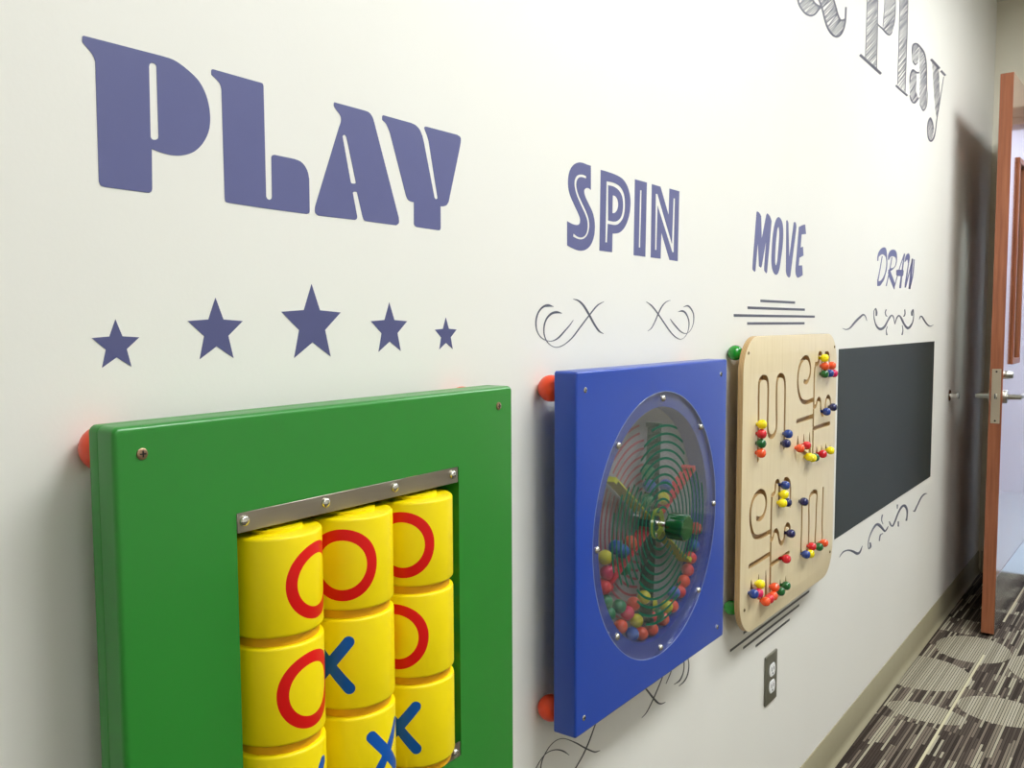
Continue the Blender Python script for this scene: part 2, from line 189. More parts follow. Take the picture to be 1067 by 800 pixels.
# smooth outline from control points (x,z,corner) given in tenths of a millimetre
def cr(p0,p1,p2,p3,t):
    def tj(ti,a,b): return ti+max(math.hypot(b[0]-a[0],b[1]-a[1]),1e-6)**.5
    t0=0;t1=tj(t0,p0,p1);t2=tj(t1,p1,p2);t3=tj(t2,p2,p3); t=t1+(t2-t1)*t
    def L(a,b,ta,tb): return ((tb-t)/(tb-ta)*a[0]+(t-ta)/(tb-ta)*b[0],(tb-t)/(tb-ta)*a[1]+(t-ta)/(tb-ta)*b[1])
    A1=L(p0,p1,t0,t1);A2=L(p1,p2,t1,t2);A3=L(p2,p3,t2,t3);B1=L(A1,A2,t0,t2);B2=L(A2,A3,t1,t3);return L(B1,B2,t1,t2)
def outline(cp,sub=5):
    n=len(cp); P=[(a/1e4,b/1e4) for a,b,_ in cp]; S=[c for *_,c in cp]; out=[]
    for i in range(n):
        j=(i+1)%n; out.append(P[i])
        if S[i] and S[j]: continue
        p0=P[i-1] if not S[i] else (2*P[i][0]-P[j][0],2*P[i][1]-P[j][1])
        p3=P[(j+1)%n] if not S[j] else (2*P[j][0]-P[i][0],2*P[j][1]-P[i][1])
        for k in range(1,sub): out.append(cr(p0,P[i],P[j],p3,k/sub))
    return out
def smooth_open(P,sub=6):
    out=[]
    for i in range(len(P)-1):
        p0=P[i-1] if i else (2*P[0][0]-P[1][0],2*P[0][1]-P[1][1]); p3=P[i+2] if i+2<len(P) else (2*P[-1][0]-P[-2][0],2*P[-1][1]-P[-2][1])
        for k in range(sub): out.append(cr(p0,P[i],P[i+1],p3,k/sub))
    out.append(P[-1]); return out
def flatfill(bm,loops,y0,y1):
    """solid plate between y0 (back) and y1 (front) whose outline is loops[0] with holes loops[1:]"""
    flat=[p for l in loops for p in l]
    F=[bm.verts.new((p[0],y1,p[1])) for p in flat]; B=[bm.verts.new((p[0],y0,p[1])) for p in flat]
    for t in tessellate_polygon([[Vector((p[0],p[1],0)) for p in l] for l in loops]):
        try: bm.faces.new([F[i] for i in t]); bm.faces.new([B[i] for i in reversed(t)])
        except ValueError: pass
    s=0
    for l in loops:
        n=len(l)
        for k in range(n):
            a,b=s+k,s+(k+1)%n
            bm.faces.new((F[a],F[b],B[b],B[a]))
        s+=n
VT=.0004
def stroke_mesh(bm,st,front=-VT,back=0.0):
    A=smooth_open([(a/1e4,b/1e4) for a,b,_,_ in st]); B=smooth_open([(c/1e4,d/1e4) for _,_,c,d in st])
    rows=[]
    for a,b in zip(A,B):
        rows.append([bm.verts.new((a[0],front,a[1])),bm.verts.new((b[0],front,b[1])),bm.verts.new((b[0],back,b[1])),bm.verts.new((a[0],back,a[1]))])
    for r,s in zip(rows,rows[1:]):
        for i in range(4): bm.faces.new((r[i],r[(i+1)%4],s[(i+1)%4],s[i]))
    bm.faces.new(rows[0]); bm.faces.new(rows[-1][::-1])
# ------------------------------------------------------------------ node material helper
class NT:
    def __init__(s,name,**kw):
        s.m=bpy.data.materials.new(name); s.m.use_nodes=True; s.t=s.m.node_tree; s.p=s.t.nodes['Principled BSDF']; s.out=s.t.nodes['Material Output']
        s.set(**kw)
    def set(s,**kw):
        for k,v in kw.items():
            k={'col':'Base Color','rough':'Roughness','metal':'Metallic','coat':'Coat Weight','coatr':'Coat Roughness','spec':'Specular IOR Level','ior':'IOR','emis':'Emission Color','emis_s':'Emission Strength','sss':'Subsurface Weight','trans':'Transmission Weight'}[k]
            i=s.p.inputs[k]
            if isinstance(v,bpy.types.NodeSocket): s.t.links.new(v,i)
            else: i.default_value=(tuple(v)+(1,))[:4] if hasattr(v,'__len__') else v
    def n(s,t,**kw):
        x=s.t.nodes.new(t)
        for k,v in kw.items(): setattr(x,k,v)
        return x
    def l(s,a,b): s.t.links.new(a,b)
    def put(s,i,v):
        if isinstance(v,bpy.types.NodeSocket): s.t.links.new(v,i)
        elif hasattr(v,'__len__') and i.type=='RGBA': i.default_value=(tuple(v)+(1,))[:4]
        else: i.default_value=v
    def ma(s,op,a,b=None,c=None):
        x=s.n('ShaderNodeMath',operation=op); s.put(x.inputs[0],a)
        if b is not None: s.put(x.inputs[1],b)
        if c is not None: s.put(x.inputs[2],c)
        return x.outputs[0]
    def mix(s,f,a,b):
        x=s.n('ShaderNodeMix',data_type='RGBA'); s.put(x.inputs[0],f); s.put(x.inputs[6],a); s.put(x.inputs[7],b); return x.outputs[2]
    def obj(s):
        if not hasattr(s,'_o'):
            tc=s.n('ShaderNodeTexCoord'); s._o=tc.outputs['Object']
        return s._o
    def xyz(s,v=None):
        x=s.n('ShaderNodeSeparateXYZ'); s.l(v or s.obj(),x.inputs[0]); return x.outputs
    def world(s):
        g=s.n('ShaderNodeNewGeometry'); return g.outputs['Position']
    def noise(s,scale,detail=3,vec=None,sc3=None,rough=.5):
        v=vec or s.obj()
        if sc3:
            mp=s.n('ShaderNodeMapping'); s.l(v,mp.inputs[0]); mp.inputs['Scale'].default_value=sc3; v=mp.outputs[0]
        x=s.n('ShaderNodeTexNoise'); s.l(v,x.inputs['Vector']); x.inputs['Scale'].default_value=scale; x.inputs['Detail'].default_value=detail; x.inputs['Roughness'].default_value=rough
        return x.outputs['Fac']
    def white(s,a,b=0.):
        c=s.n('ShaderNodeCombineXYZ'); s.put(c.inputs[0],a); s.put(c.inputs[1],b)
        w=s.n('ShaderNodeTexWhiteNoise',noise_dimensions='2D'); s.l(c.outputs[0],w.inputs['Vector']); return w.outputs['Value']
    def ramp(s,f,stops,interp='LINEAR'):
        r=s.n('ShaderNodeValToRGB'); s.put(r.inputs[0],f); r.color_ramp.interpolation=interp; e=r.color_ramp.elements
        while len(e)<len(stops): e.new(.5)
        for k,(p,c) in zip(e,stops): k.position=p; k.color=(tuple(c)+(1,))[:4]
        return r.outputs[0]
    def bump(s,h,strength=.2,dist=.001):
        b=s.n('ShaderNodeBump'); b.inputs['Strength'].default_value=strength; b.inputs['Distance'].default_value=dist; s.l(h,b.inputs['Height']); s.l(b.outputs[0],s.p.inputs['Normal'])
def lin(r,g,b):
    f=lambda c:(c/255/12.92) if c<=10 else ((c/255+.055)/1.055)**2.4
    return (f(r),f(g),f(b))
def simple(name,rgb,rough=.4,**kw):
    return NT(name,col=lin(*rgb),rough=rough,**kw).m
# painted wall: faint roller texture
w=NT('wall_paint',rough=.55,spec=.35); w.set(col=w.mix(w.noise(3,2),lin(228,226,219),lin(232,230,224))); w.bump(w.noise(260,2),.12,.0006); M_wall=w.m
w=NT('end_wall_paint',rough=.6); w.set(col=w.mix(w.noise(3,2),lin(230,225,208),lin(234,229,212))); w.bump(w.noise(260,2),.12,.0006); M_wall2=w.m
w=NT('ceiling_tile',rough=.85); w.set(col=w.mix(w.noise(180,2),lin(205,203,192),lin(228,226,218))); w.bump(w.noise(220,3),.4,.001); M_ceil=w.m
def vinyl(name,rgb,rough=.38):
    v=NT(name,rough=rough,spec=.5); v.set(col=v.mix(v.noise(40,2),lin(*rgb),tuple(c*1.06 for c in lin(*rgb)))); return v.m
M_vin=vinyl('violet_vinyl',(92,95,140)); M_star=vinyl('indigo_vinyl',(80,82,126)); M_slate=vinyl('slate_vinyl',(78,80,96)); M_sketch=vinyl('pencil_grey_vinyl',(78,78,98))
M_slate2=vinyl('charcoal_vinyl',(58,58,62))
v=NT('chalkboard_paint',rough=.5,spec=.3); v.set(col=v.mix(v.noise(6,4),lin(38,45,44),lin(46,53,51))); v.bump(v.noise(500,2),.1,.0003); M_chalk=v.m
# paints
def gloss(name,rgb,rough=.22,coat=.3):
    v=NT(name,rough=rough,coat=coat,coatr=.12); c=lin(*rgb); v.set(col=v.mix(v.noise(12,3),c,tuple(min(1,x*1.08) for x in c))); v.bump(v.noise(90,3),.06,.0006); return v.m
M_green=gloss('green_lacquer',(38,128,42),.33,.12); M_blue=gloss('blue_lacquer',(32,68,164),.30,.06)
M_orange=simple('orange_ball_plastic',(232,66,18),.35,coat=.1); M_gball=simple('green_ball_plastic',(15,135,30),.2,coat=.5)
M_steel=NT('brushed_steel',metal=1.,col=lin(168,160,148),rough=.32); M_steel.set(rough=M_steel.ma('ADD',.25,M_steel.ma('MULTIPLY',M_steel.noise(60,2,sc3=(1,1,40)),.25))); M_steel=M_steel.m
M_chrome=simple('polished_steel',(215,212,205),.14,metal=1.)
M_satin=simple('satin_nickel',(170,168,160),.3,metal=1.)
M_plate=simple('pewter_plate',(120,118,104),.42,metal=.55)
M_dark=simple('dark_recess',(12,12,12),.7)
M_white=simple('white_plastic',(238,238,238),.3)
BC={'y':(248,228,0),'r':(215,25,40),'g':(15,95,40),'o':(245,85,35),'b':(28,60,140),'n':(22,24,85),'p':(215,25,90)}
M_bead={k:simple('bead_'+n,BC[k],.16,coat=.6) for k,n in dict(y='yellow',r='red',g='green',o='orange',b='blue',n='navy',p='pink').items()}
LC={'y':(225,215,40),'r':(225,50,55),'g':(20,125,75),'o':(240,85,50),'b':(30,90,175),'n':(30,30,100),'p':(225,40,90)}
M_ball={k:simple('ball_'+n,LC[k],.35) for k,n in dict(y='yellow',r='red',g='green',o='orange',b='blue',p='pink').items()}
# birch plywood: grain on the faces, glue layers through the thickness
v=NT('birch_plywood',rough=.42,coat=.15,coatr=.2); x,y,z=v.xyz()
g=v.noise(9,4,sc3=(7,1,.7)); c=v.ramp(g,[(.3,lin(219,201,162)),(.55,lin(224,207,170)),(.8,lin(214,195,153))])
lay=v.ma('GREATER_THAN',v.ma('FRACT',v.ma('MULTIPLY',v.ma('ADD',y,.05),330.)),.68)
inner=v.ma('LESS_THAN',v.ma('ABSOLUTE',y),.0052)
c=v.mix(v.ma('GREATER_THAN',y,-.0050),c,lin(186,154,104)); v.set(col=v.mix(v.ma('MULTIPLY',lay,inner),c,lin(158,122,76))); v.bump(v.noise(60,3,sc3=(6,1,.5)),.1,.0005); M_ply=v.m  # below the face: darker tan of routed wood, plus groove shade painted in
# door laminate
v=NT('cherry_laminate',rough=.16,coat=.6,coatr=.1)
g=v.noise(7,5,sc3=(8,8,.5)); v.set(col=v.ramp(g,[(.25,lin(120,72,50)),(.5,lin(138,86,60)),(.75,lin(152,98,70))])); M_door=v.m
v=NT('cherry_edge',rough=.45)
g=v.noise(9,5,sc3=(10,10,.6)); v.set(col=v.ramp(g,[(.25,lin(126,70,44)),(.5,lin(144,84,54)),(.75,lin(158,96,64))])); M_edge=v.m
# cove base
v=NT('vinyl_cove_base',rough=.45); v.set(col=v.mix(v.noise(30,3),lin(150,143,117),lin(158,150,124))); M_base=v.m
# clear sheets: transmit straight through, reflect by Schlick's law on both faces
def clear(name,tint,rough,f0=.045,haze=0):
    v=NT(name); g=v.n('ShaderNodeNewGeometry'); d=v.n('ShaderNodeVectorMath',operation='DOT_PRODUCT'); v.l(g.outputs['Incoming'],d.inputs[0]); v.l(g.outputs['Normal'],d.inputs[1])
    k=v.ma('POWER',v.ma('SUBTRACT',1.,v.ma('ABSOLUTE',d.outputs['Value'])),5.); F=v.ma('ADD',f0,v.ma('MULTIPLY',k,1-f0))
    tr=v.n('ShaderNodeBsdfTransparent'); tr.inputs[0].default_value=tuple(tint)+(1,); gl=v.n('ShaderNodeBsdfGlossy'); gl.inputs['Roughness'].default_value=rough
    mx=v.n('ShaderNodeMixShader'); v.put(mx.inputs[0],F); v.l(tr.outputs[0],mx.inputs[1]); v.l(gl.outputs[0],mx.inputs[2]); 
    if haze:
        df=v.n('ShaderNodeBsdfDiffuse'); df.inputs[0].default_value=(.75,.75,.74,1); m2=v.n('ShaderNodeMixShader'); m2.inputs[0].default_value=haze; v.l(mx.outputs[0],m2.inputs[1]); v.l(df.outputs[0],m2.inputs[2]); v.l(m2.outputs[0],v.out.inputs[0])
    else: v.l(mx.outputs[0],v.out.inputs[0])
    return v.m
M_acr=clear('clear_acrylic',(.88,.89,.91),.04,.05,.018); M_glass=clear('door_glass',(.85,.9,.9),.01)
# striped carpet with large pale discs
v=NT('striped_carpet',rough=.95,spec=.1); x,y,z=v.xyz(v.world())
PITCH=.0080
ys=v.ma('ADD',y,v.ma('MULTIPLY',x,.012)); i=v.ma('FLOOR',v.ma('DIVIDE',ys,PITCH)); fy=v.ma('FRACT',v.ma('DIVIDE',ys,PITCH))
r1=v.white(i,3.); seg=v.ma('ADD',.14,v.ma('MULTIPLY',v.white(i,9.),.36)); j=v.ma('FLOOR',v.ma('DIVIDE',v.ma('ADD',x,v.ma('MULTIPLY',r1,5.)),seg)); r2=v.white(i,j)
blk=v.white(v.ma('FLOOR',v.ma('DIVIDE',x,.19)),v.ma('FLOOR',v.ma('DIVIDE',y,.16)))
tone=v.ma('ADD',v.ma('MULTIPLY',r2,.75),v.ma('MULTIPLY',blk,.25))
base=v.ramp(tone,[(0,lin(56,48,42)),(.24,lin(84,74,66)),(.4,lin(120,108,96)),(.55,lin(70,60,53)),(.66,lin(172,165,144)),(.8,lin(128,118,104)),(.9,lin(92,82,73))],'CONSTANT')
acc=v.ramp(r1,[(0,lin(208,200,168)),(.03,lin(164,186,182)),(.055,lin(196,160,108)),(.075,(0,0,0))],'CONSTANT')
isacc=v.ma('MULTIPLY',v.ma('LESS_THAN',r1,.075),v.ma('LESS_THAN',v.white(i,v.ma('FLOOR',v.ma('DIVIDE',x,.45))),.65))
pale=v.ramp(v.white(i,5.),[(0,lin(170,163,143)),(.4,lin(156,149,130)),(.7,lin(178,171,152))],'CONSTANT')
mask=None
for cx,cy,rx,ry in [(3.64,-.165,.15,.125),(3.29,-.055,.165,.16),(3.10,-.33,.11,.125),(2.95,-.14,.07,.115),(3.57,-.43,.17,.14),(2.3,-.5,.16,.13),(4.1,-.6,.16,.18),(3.2,-.72,.16,.16),(2.7,-.9,.17,.15),(3.7,-.95,.16,.16),(1.8,-.3,.18,.16),(1.2,-.6,.17,.17),(.6,-.2,.16,.15),(4.5,-1.1,.17,.15),(1.9,-1.2,.17,.16)]:
    d=v.ma('LESS_THAN',v.ma('ADD',v.ma('POWER',v.ma('DIVIDE',v.ma('SUBTRACT',x,cx),rx),2.),v.ma('POWER',v.ma('DIVIDE',v.ma('SUBTRACT',y,cy),ry),2.)),1.)
    mask=d if mask is None else v.ma('MAXIMUM',mask,d)
c=v.mix(mask,base,pale); c=v.mix(isacc,c,acc)
c=v.mix(v.ma('MULTIPLY',v.ma('LESS_THAN',fy,.2),v.ma('SUBTRACT',1.,v.ma('MULTIPLY',isacc,.8))),c,lin(44,38,34))
c=v.mix(v.ma('MULTIPLY',v.noise(700,1,vec=v.world()),.28),c,lin(30,26,24))
v.set(col=c); v.bump(v.ma('ADD',v.noise(900,2,vec=v.world()),v.ma('MULTIPLY',fy,.4)),.5,.002); M_carpet=v.m
M_hall=simple('hall_floor_tile',(190,200,205),.25)
# ------------------------------------------------------------------ the room
H=2.72; XN,XE,YR=-2.2,4.82,-3.3
DX0,DX1=-.175,-1.10   # doorway opening in the far wall (y)
def S(o): o['kind']='structure'; return o
S(box('wall_left',XN,XE+.12,0,.12,0,H,M_wall))
S(box('floor',XN-.1,XE+.06,YR-.1,0,-.05,0,M_carpet))
S(box('ceiling',XN-.1,XE+.12,YR-.1,.12,H,H+.1,M_ceil))
S(box('wall_right',XN,XE,YR-.12,YR,0,H,M_wall))
S(box('wall_near',XN-.12,XN,YR,0,0,H,M_wall2))
bm=bmesh.new(); DH=2.17
bx(bm,XE,XE+.12,DX0,0,0,H); bx(bm,XE,XE+.12,YR,DX1,0,H); bx(bm,XE,XE+.12,DX1,DX0,DH,H)
S(fin(bm,'wall_far',M_wall2))
# door frame
bm=bmesh.new()
M_frame=simple('frame_paint',(120,112,98),.4)
for a,b in ((DX0-.03,DX0),(DX1,DX1+.03)): bx(bm,XE-.012,XE+.13,a,b,0,DH)
bx(bm,XE-.012,XE+.13,DX1,DX0,DH-.03,DH)
for a,b in ((DX0-.01,DX0+.05),(DX1-.05,DX1+.01)): bx(bm,XE-.016,XE,a,b,0,DH+.05,.002)
bx(bm,XE-.016,XE,DX1-.05,DX0+.05,DH,DH+.05,.002)
S(fin(bm,'trim_1',M_frame))
# corridor beyond
S(box('floor_2',XE+.06,7.2,-3.2,.5,-.05,0,M_hall))
M_hw=simple('hall_paint',(222,224,236),.6)
S(box('wall_hall_end',7.2,7.3,-3.2,.5,0,2.72,M_hw)); S(box('wall_hall_left',XE+.12,7.2,.5,.6,0,2.72,M_hw)); S(box('wall_hall_right',XE+.12,7.2,-3.3,-3.2,0,2.72,M_hw)); S(box('ceiling_2',XE+.12,7.2,-3.3,.6,2.72,2.8,M_ceil))
# cove baseboards: profile swept along x
def cove(name,x0,x1,y,axis='x'):
    prof=[(0,0),(-.014,0),(-.0135,.002),(-.008,.007),(-.0045,.015),(-.0032,.026),(-.003,.1),(-.0018,.102),(0,.102)]
    bm=bmesh.new(); A=[];B=[]
    for d,z in prof:
        if axis=='x': A.append(bm.verts.new((x0,y+d,z)));B.append(bm.verts.new((x1,y+d,z)))
        else: A.append(bm.verts.new((y+d,x0,z)));B.append(bm.verts.new((y+d,x1,z)))
    n=len(prof)
    for k in range(n): bm.faces.new((A[k],A[(k+1)%n],B[(k+1)%n],B[k]))
    bm.faces.new(A); bm.faces.new(B[::-1])
    return S(fin(bm,name,M_base,None,40))
cove('baseboard_left',XN,XE,0); cove('baseboard_far',DX0+.05,-.014,XE,'y'); cove('baseboard_far_right',YR,DX1-.05,XE,'y')
# ceiling grid (T bars)
M_tbar=simple('grid_white',(225,225,220),.5)
bm=bmesh.new()
for k in range(12): bx(bm,XN+.6*k,XN+.6*k+.024,YR,0,H-.004,H)
for k in range(1,6): bx(bm,XN,XE,-.6*k-.012,-.6*k+.012,H-.005,H)
S(fin(bm,'trim_2',M_tbar))
# ------------------------------------------------------------------ lights of the room
def troffer(cx,cy,strength,label,rgb=(.95,.985,.982),lx=1.2,ly=.6):
    t=empty('ceiling_light',(cx,cy,H)); tag(t,label,'ceiling light')
    bm=bmesh.new()
    for a in ((-lx/2,lx/2,-ly/2,-ly/2+.03),(-lx/2,lx/2,ly/2-.03,ly/2),(-lx/2,-lx/2+.03,-ly/2,ly/2),(lx/2-.03,lx/2,-ly/2,ly/2)): bx(bm,cx+a[0],cx+a[1],cy+a[2],cy+a[3],H-.03,H)
    fin(bm,'frame',M_tbar,t)
    e=NT('lamp_diffuser',col=(.9,.9,.9),emis=rgb,emis_s=strength)
    box('diffuser',cx-lx/2+.03,cx+lx/2-.03,cy-ly/2+.03,cy+ly/2-.03,H-.022,H-.012,e.m,t)
    return t
LA,LB,LC_,LH,EXPO=11.,11.,5.,4.,1.18
troffer(1.15,-1.2,LA,'long ceiling light panel above the play panels')
troffer(3.25,-1.1,LB,'ceiling light panel nearer the open door')
troffer(-.6,-2.2,LC_,'ceiling light panel behind the viewer')
hl=troffer(6.0,-1.0,LH,'cool white ceiling light in the hallway beyond the door',(.80,.86,1.),1.8,1.2)
w=bpy.data.worlds.new('World'); sc.world=w; w.use_nodes=True; w.node_tree.nodes['Background'].inputs[0].default_value=(.8,.85,.9,1); w.node_tree.nodes['Background'].inputs[1].default_value=.3
# ------------------------------------------------------------------ lettering on the wall
def word(key,label,mat,strokes=None):
    zs=[p for L in LETTERS[key] for pc in L for p in pc[0]]
    cx=sum(p[0] for p in zs)/len(zs)/1e4; zb=min(p[1] for p in zs)/1e4
    t=empty('wall_lettering',(cx,0,zb)); tag(t,label,'wall lettering')
    for n,L in enumerate(LETTERS[key]):
        bm=bmesh.new()
        for pc in L: flatfill(bm,[outline(l) for l in pc],0,-VT)
        if strokes:
            for st in strokes[n]: stroke_mesh(bm,st,-VT*.8)
        fin(bm,'letter',mat,t)
    return t
word('PLAY','large bold violet word PLAY above the five stars',M_vin)
word('SPIN','violet inline capitals reading SPIN above the blue panel',M_vin)
word('MOVE','slanted violet word MOVE above the wooden bead maze',M_vin)
word('DRAW','fancy script word DRAW above the black drawing board',M_vin,LETTERS['DRAWS'])
# stars
SN=['second smallest indigo star, leftmost of the five','medium indigo star, second from the left end','largest indigo star in the middle of the row under PLAY','small indigo star just right of the largest one','smallest indigo star at the right end of the row']
for (cx,cz,r),lb in zip([(.3999,1.1990,.0217),(.4963,1.2100,.0306),(.6097,1.2160,.0408),(.7213,1.2102,.0300),(.8178,1.2030,.0210)],SN):
    pts=[]
    for k in range(10):
        a=PI/2+k*PI/5; q=r if k%2==0 else r*.44; pts.append((cx+q*math.cos(a),cz+q*math.sin(a)))
    bm=bmesh.new(); flatfill(bm,[pts],0,-VT); tag(fin(bm,'wall_star',M_star),lb,'star decal','stars under the word PLAY')
# flourishes
def flourish(key,label,mat):
    bm=bmesh.new()
    for k,st in enumerate(FLOURISH[key]): stroke_mesh(bm,st,-VT*(1+.04*k))
    return tag(fin(bm,'wall_flourish',mat),label,'wall flourish')
flourish('spin_top_left','thin looped scroll flourish below the left end of SPIN',M_slate)
flourish('spin_top_right','thin looped scroll flourish below the right end of SPIN',M_slate)
flourish('spin_bottom_left','dark looped scroll at the lower left corner of the blue panel',M_slate2)
flourish('spin_bottom_right','dark looped scroll peeking out below the right half of the blue panel',M_slate2)
flourish('draw_top','wide curling flourish between DRAW and the black drawing board',M_slate)
flourish('draw_bottom','wide curling flourish below the black drawing board',M_slate)
def stripes(rows,label,mat):
    t=empty('wall_stripes',(sum(a+b for a,b,_ in rows)/2/len(rows),0,min(z for *_,z in rows))); tag(t,label,'wall stripes')
    for a,b,z in rows: box('stripe',a,b,-VT,0,z-.0027,z+.0027,mat,t)
stripes([(1.847,2.067,1.2638),(1.7755,2.1375,1.2482),(1.703,2.2135,1.2320),(1.775,2.1375,1.2158)],'four stacked grey stripes between MOVE and the wooden panel',M_slate)
stripes([(1.7825,2.1414,.5601),(1.711,2.2165,.5430),(1.7825,2.1414,.5273),(1.855,2.074,.5098)],'four stacked dark stripes under the wooden panel, above the outlet',M_slate2)
# hatched script word at the top right
def clip(polys,p,d):
    ts=[]
    for P in polys:
        n=len(P)
        for k in range(n):
            a,b=P[k],P[(k+1)%n]; ex,ey=b[0]-a[0],b[1]-a[1]; den=d[0]*ey-d[1]*ex
            if abs(den)<1e-12: continue
            t=((a[0]-p[0])*ey-(a[1]-p[1])*ex)/den; u=((a[0]-p[0])*d[1]-(a[1]-p[1])*d[0])/den
            if 0<=u<1: ts.append(t)
    ts.sort(); return list(zip(ts[::2],ts[1::2]))
sk=empty('wall_lettering',(3.0,0,1.75)); tag(sk,'grey pencil-hatched script ending in Play, high up beside the door','wall lettering')
for key in ('amp','P','l','a','y'):
    bodies,lines=SKETCH[key]; bm=bmesh.new()
    for st in lines: stroke_mesh(bm,st,-VT)
    for b in bodies:
        P=outline(b); ang=R(29+(2 if key=='amp' else 0)); d=(math.cos(ang),math.sin(ang)); nrm=(-d[1],d[0])
        pr=[q[0]*nrm[0]+q[1]*nrm[1] for q in P]; s=min(pr)+.002
        while s<max(pr):
            jit=rnd.uniform(-.05,.05); dd=(math.cos(ang+jit),math.sin(ang+jit)); nn=(-dd[1],dd[0]); wd=rnd.uniform(.0012,.0026)
            c0=(sum(q[0] for q in P)/len(P),sum(q[1] for q in P)/len(P)); k=s-(c0[0]*nrm[0]+c0[1]*nrm[1]); p=(c0[0]+nrm[0]*k,c0[1]+nrm[1]*k)
            for a,e in clip([P],p,dd):
                if e-a<.002: continue
                a+=rnd.uniform(0,.002); e-=rnd.uniform(0,.004)
                A=(p[0]+dd[0]*a,p[1]+dd[1]*a); B=(p[0]+dd[0]*e,p[1]+dd[1]*e)
                q=[(A[0]-nn[0]*wd*.6,A[1]-nn[1]*wd*.6),(B[0]-nn[0]*wd,B[1]-nn[1]*wd),(B[0]+nn[0]*wd,B[1]+nn[1]*wd),(A[0]+nn[0]*wd*.6,A[1]+nn[1]*wd*.6)]
                flatfill(bm,[q],0,-VT*.9)
            s+=rnd.uniform(.0042,.0068)
    fin(bm,'letter',M_sketch,sk)
# chalkboard rectangle
tag(box('drawing_board',2.421,3.632,-.0014,-.0002,.635,1.147,M_chalk),'wide black chalkboard rectangle on the wall under DRAW','chalkboard')
# ------------------------------------------------------------------ frames
def rrect(x0,x1,z0,z1,r,n=6,inset=0):
    x0+=inset;x1-=inset;z0+=inset;z1-=inset;r=max(r-inset,.0004); out=[]
    for cx,cz,a0 in ((x1-r,z1-r,0),(x0+r,z1-r,90),(x0+r,z0+r,180),(x1-r,z0+r,270)):
        for k in range(n+1): a=R(a0+90*k/n); out.append((cx+r*math.cos(a),cz+r*math.sin(a)))
    return out
def circ(cx,cz,r,n=72): return [(cx+r*math.cos(2*PI*k/n),cz+r*math.sin(2*PI*k/n)) for k in range(n)]
def shell(bm,outer,inner):
    """outer / inner: lists of (loop, y) from front to back; front and back caps fill between them"""
    def strip(ls):
        V=[[bm.verts.new((p[0],y,p[1])) for p in l] for l,y in ls]
        for a,b in zip(V,V[1:]):
            n=len(a)
            for k in range(n): bm.faces.new((a[k],a[(k+1)%n],b[(k+1)%n],b[k]))
        return V
    VO=strip(outer); VI=strip(inner) if inner else None
    for idx in (0,-1):
        loops=[outer[idx][0]]+([inner[idx][0]] if inner else []); vs=list(VO[idx])+(list(VI[idx]) if inner else [])
        for t in tessellate_polygon([[Vector((p[0],p[1],0)) for p in l] for l in loops]):
            try: bm.faces.new([vs[i] for i in t])
            except ValueError: pass
def rounded(x0,x1,z0,z1,r,yf,yb,ed,n=5,eb=.001,segs=8):
    ls=[]
    for k in range(n+1):
        a=PI/2*k/n; ls.append((rrect(x0,x1,z0,z1,r,segs,inset=ed*(1-math.sin(a))),yf+ed*(1-math.cos(a))))
    ls.append((rrect(x0,x1,z0,z1,r,segs),yb-eb)); ls.append((rrect(x0,x1,z0,z1,r,segs,inset=eb),yb)); return ls
def screw(c,r,parent,mat=M_chrome,flat=True):
    """panel screw with a cross recess"""
    bm=bmesh.new(); lathe(bm,[(r*.9,.0005),(r,0),(r*.97,-.0008),(r*.75,-.0014),(0,-.0017)],c,'Y',20)
    o=fin(bm,'screw',mat,parent,40)
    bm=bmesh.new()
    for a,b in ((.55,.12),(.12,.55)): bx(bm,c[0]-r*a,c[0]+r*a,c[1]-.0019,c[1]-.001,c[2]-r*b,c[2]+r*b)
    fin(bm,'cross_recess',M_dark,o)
def dome(c,r,parent,h=None):
    h=h or r*.75
    lat('bolt',[(r*1.0,0),(r,-h*.25),(r*.92,-h*.55),(r*.7,-h*.82),(r*.35,-h*.97),(0,-h)],c,M_chrome,parent,'Y',20)
# ------------------------------------------------------------------ green noughts and crosses panel
GX0,GX1,GZ0,GZ1=.354,.8547,.6415,1.1415
YF,YB=-.073,-.037
gp_=empty('noughts_and_crosses_panel',(.6043,-.037,GZ0)); tag(gp_,'green wall panel with nine yellow rollers marked with red circles and blue crosses','wall toy')
WIN=(.4600,.7526,.7285,1.0585)
bm=bmesh.new(); shell(bm,rounded(GX0,GX1,GZ0,GZ1,.006,YF,-.0502,.0045,5,.0008),[(rrect(*WIN,.001,2),YF),(rrect(*WIN,.001,2),-.0502)]); fin(bm,'face_frame',M_green,gp_,35)
bm=bmesh.new(); shell(bm,rounded(GX0,GX1,GZ0,GZ1,.006,-.0502,YB,.0008,2,.002),[(rrect(*WIN,.001,2),-.0502),(rrect(*WIN,.001,2),YB)]); fin(bm,'back_frame',M_green,gp_,35)
# tray that closes the opening behind the rollers
bm=bmesh.new(); x0,x1,z0,z1=WIN
for a in ((x0-.008,x0,-.037,-.003,z0-.008,z1+.008),(x1,x1+.008,-.037,-.003,z0-.008,z1+.008),(x0,x1,-.037,-.003,z1,z1+.008),(x0,x1,-.037,-.003,z0-.008,z0),(x0,x1,-.006,-.003,z0,z1)): bx(bm,*a)
fin(bm,'back_tray',M_green,gp_)
for z0,z1 in ((1.0412,1.0582),(.7288,.7458)):
    box('retaining_strip',x0:=.4604,x1:=.7506,-.0735,-.0722,z0,z1,M_steel,gp_,.0003,1)
    for bxx in (.4672,.5580,.6502,.7412): dome((bxx,-.0735,(z0+z1)/2+ (.0014 if z0>1 else -.0014)),.0048,gp_)
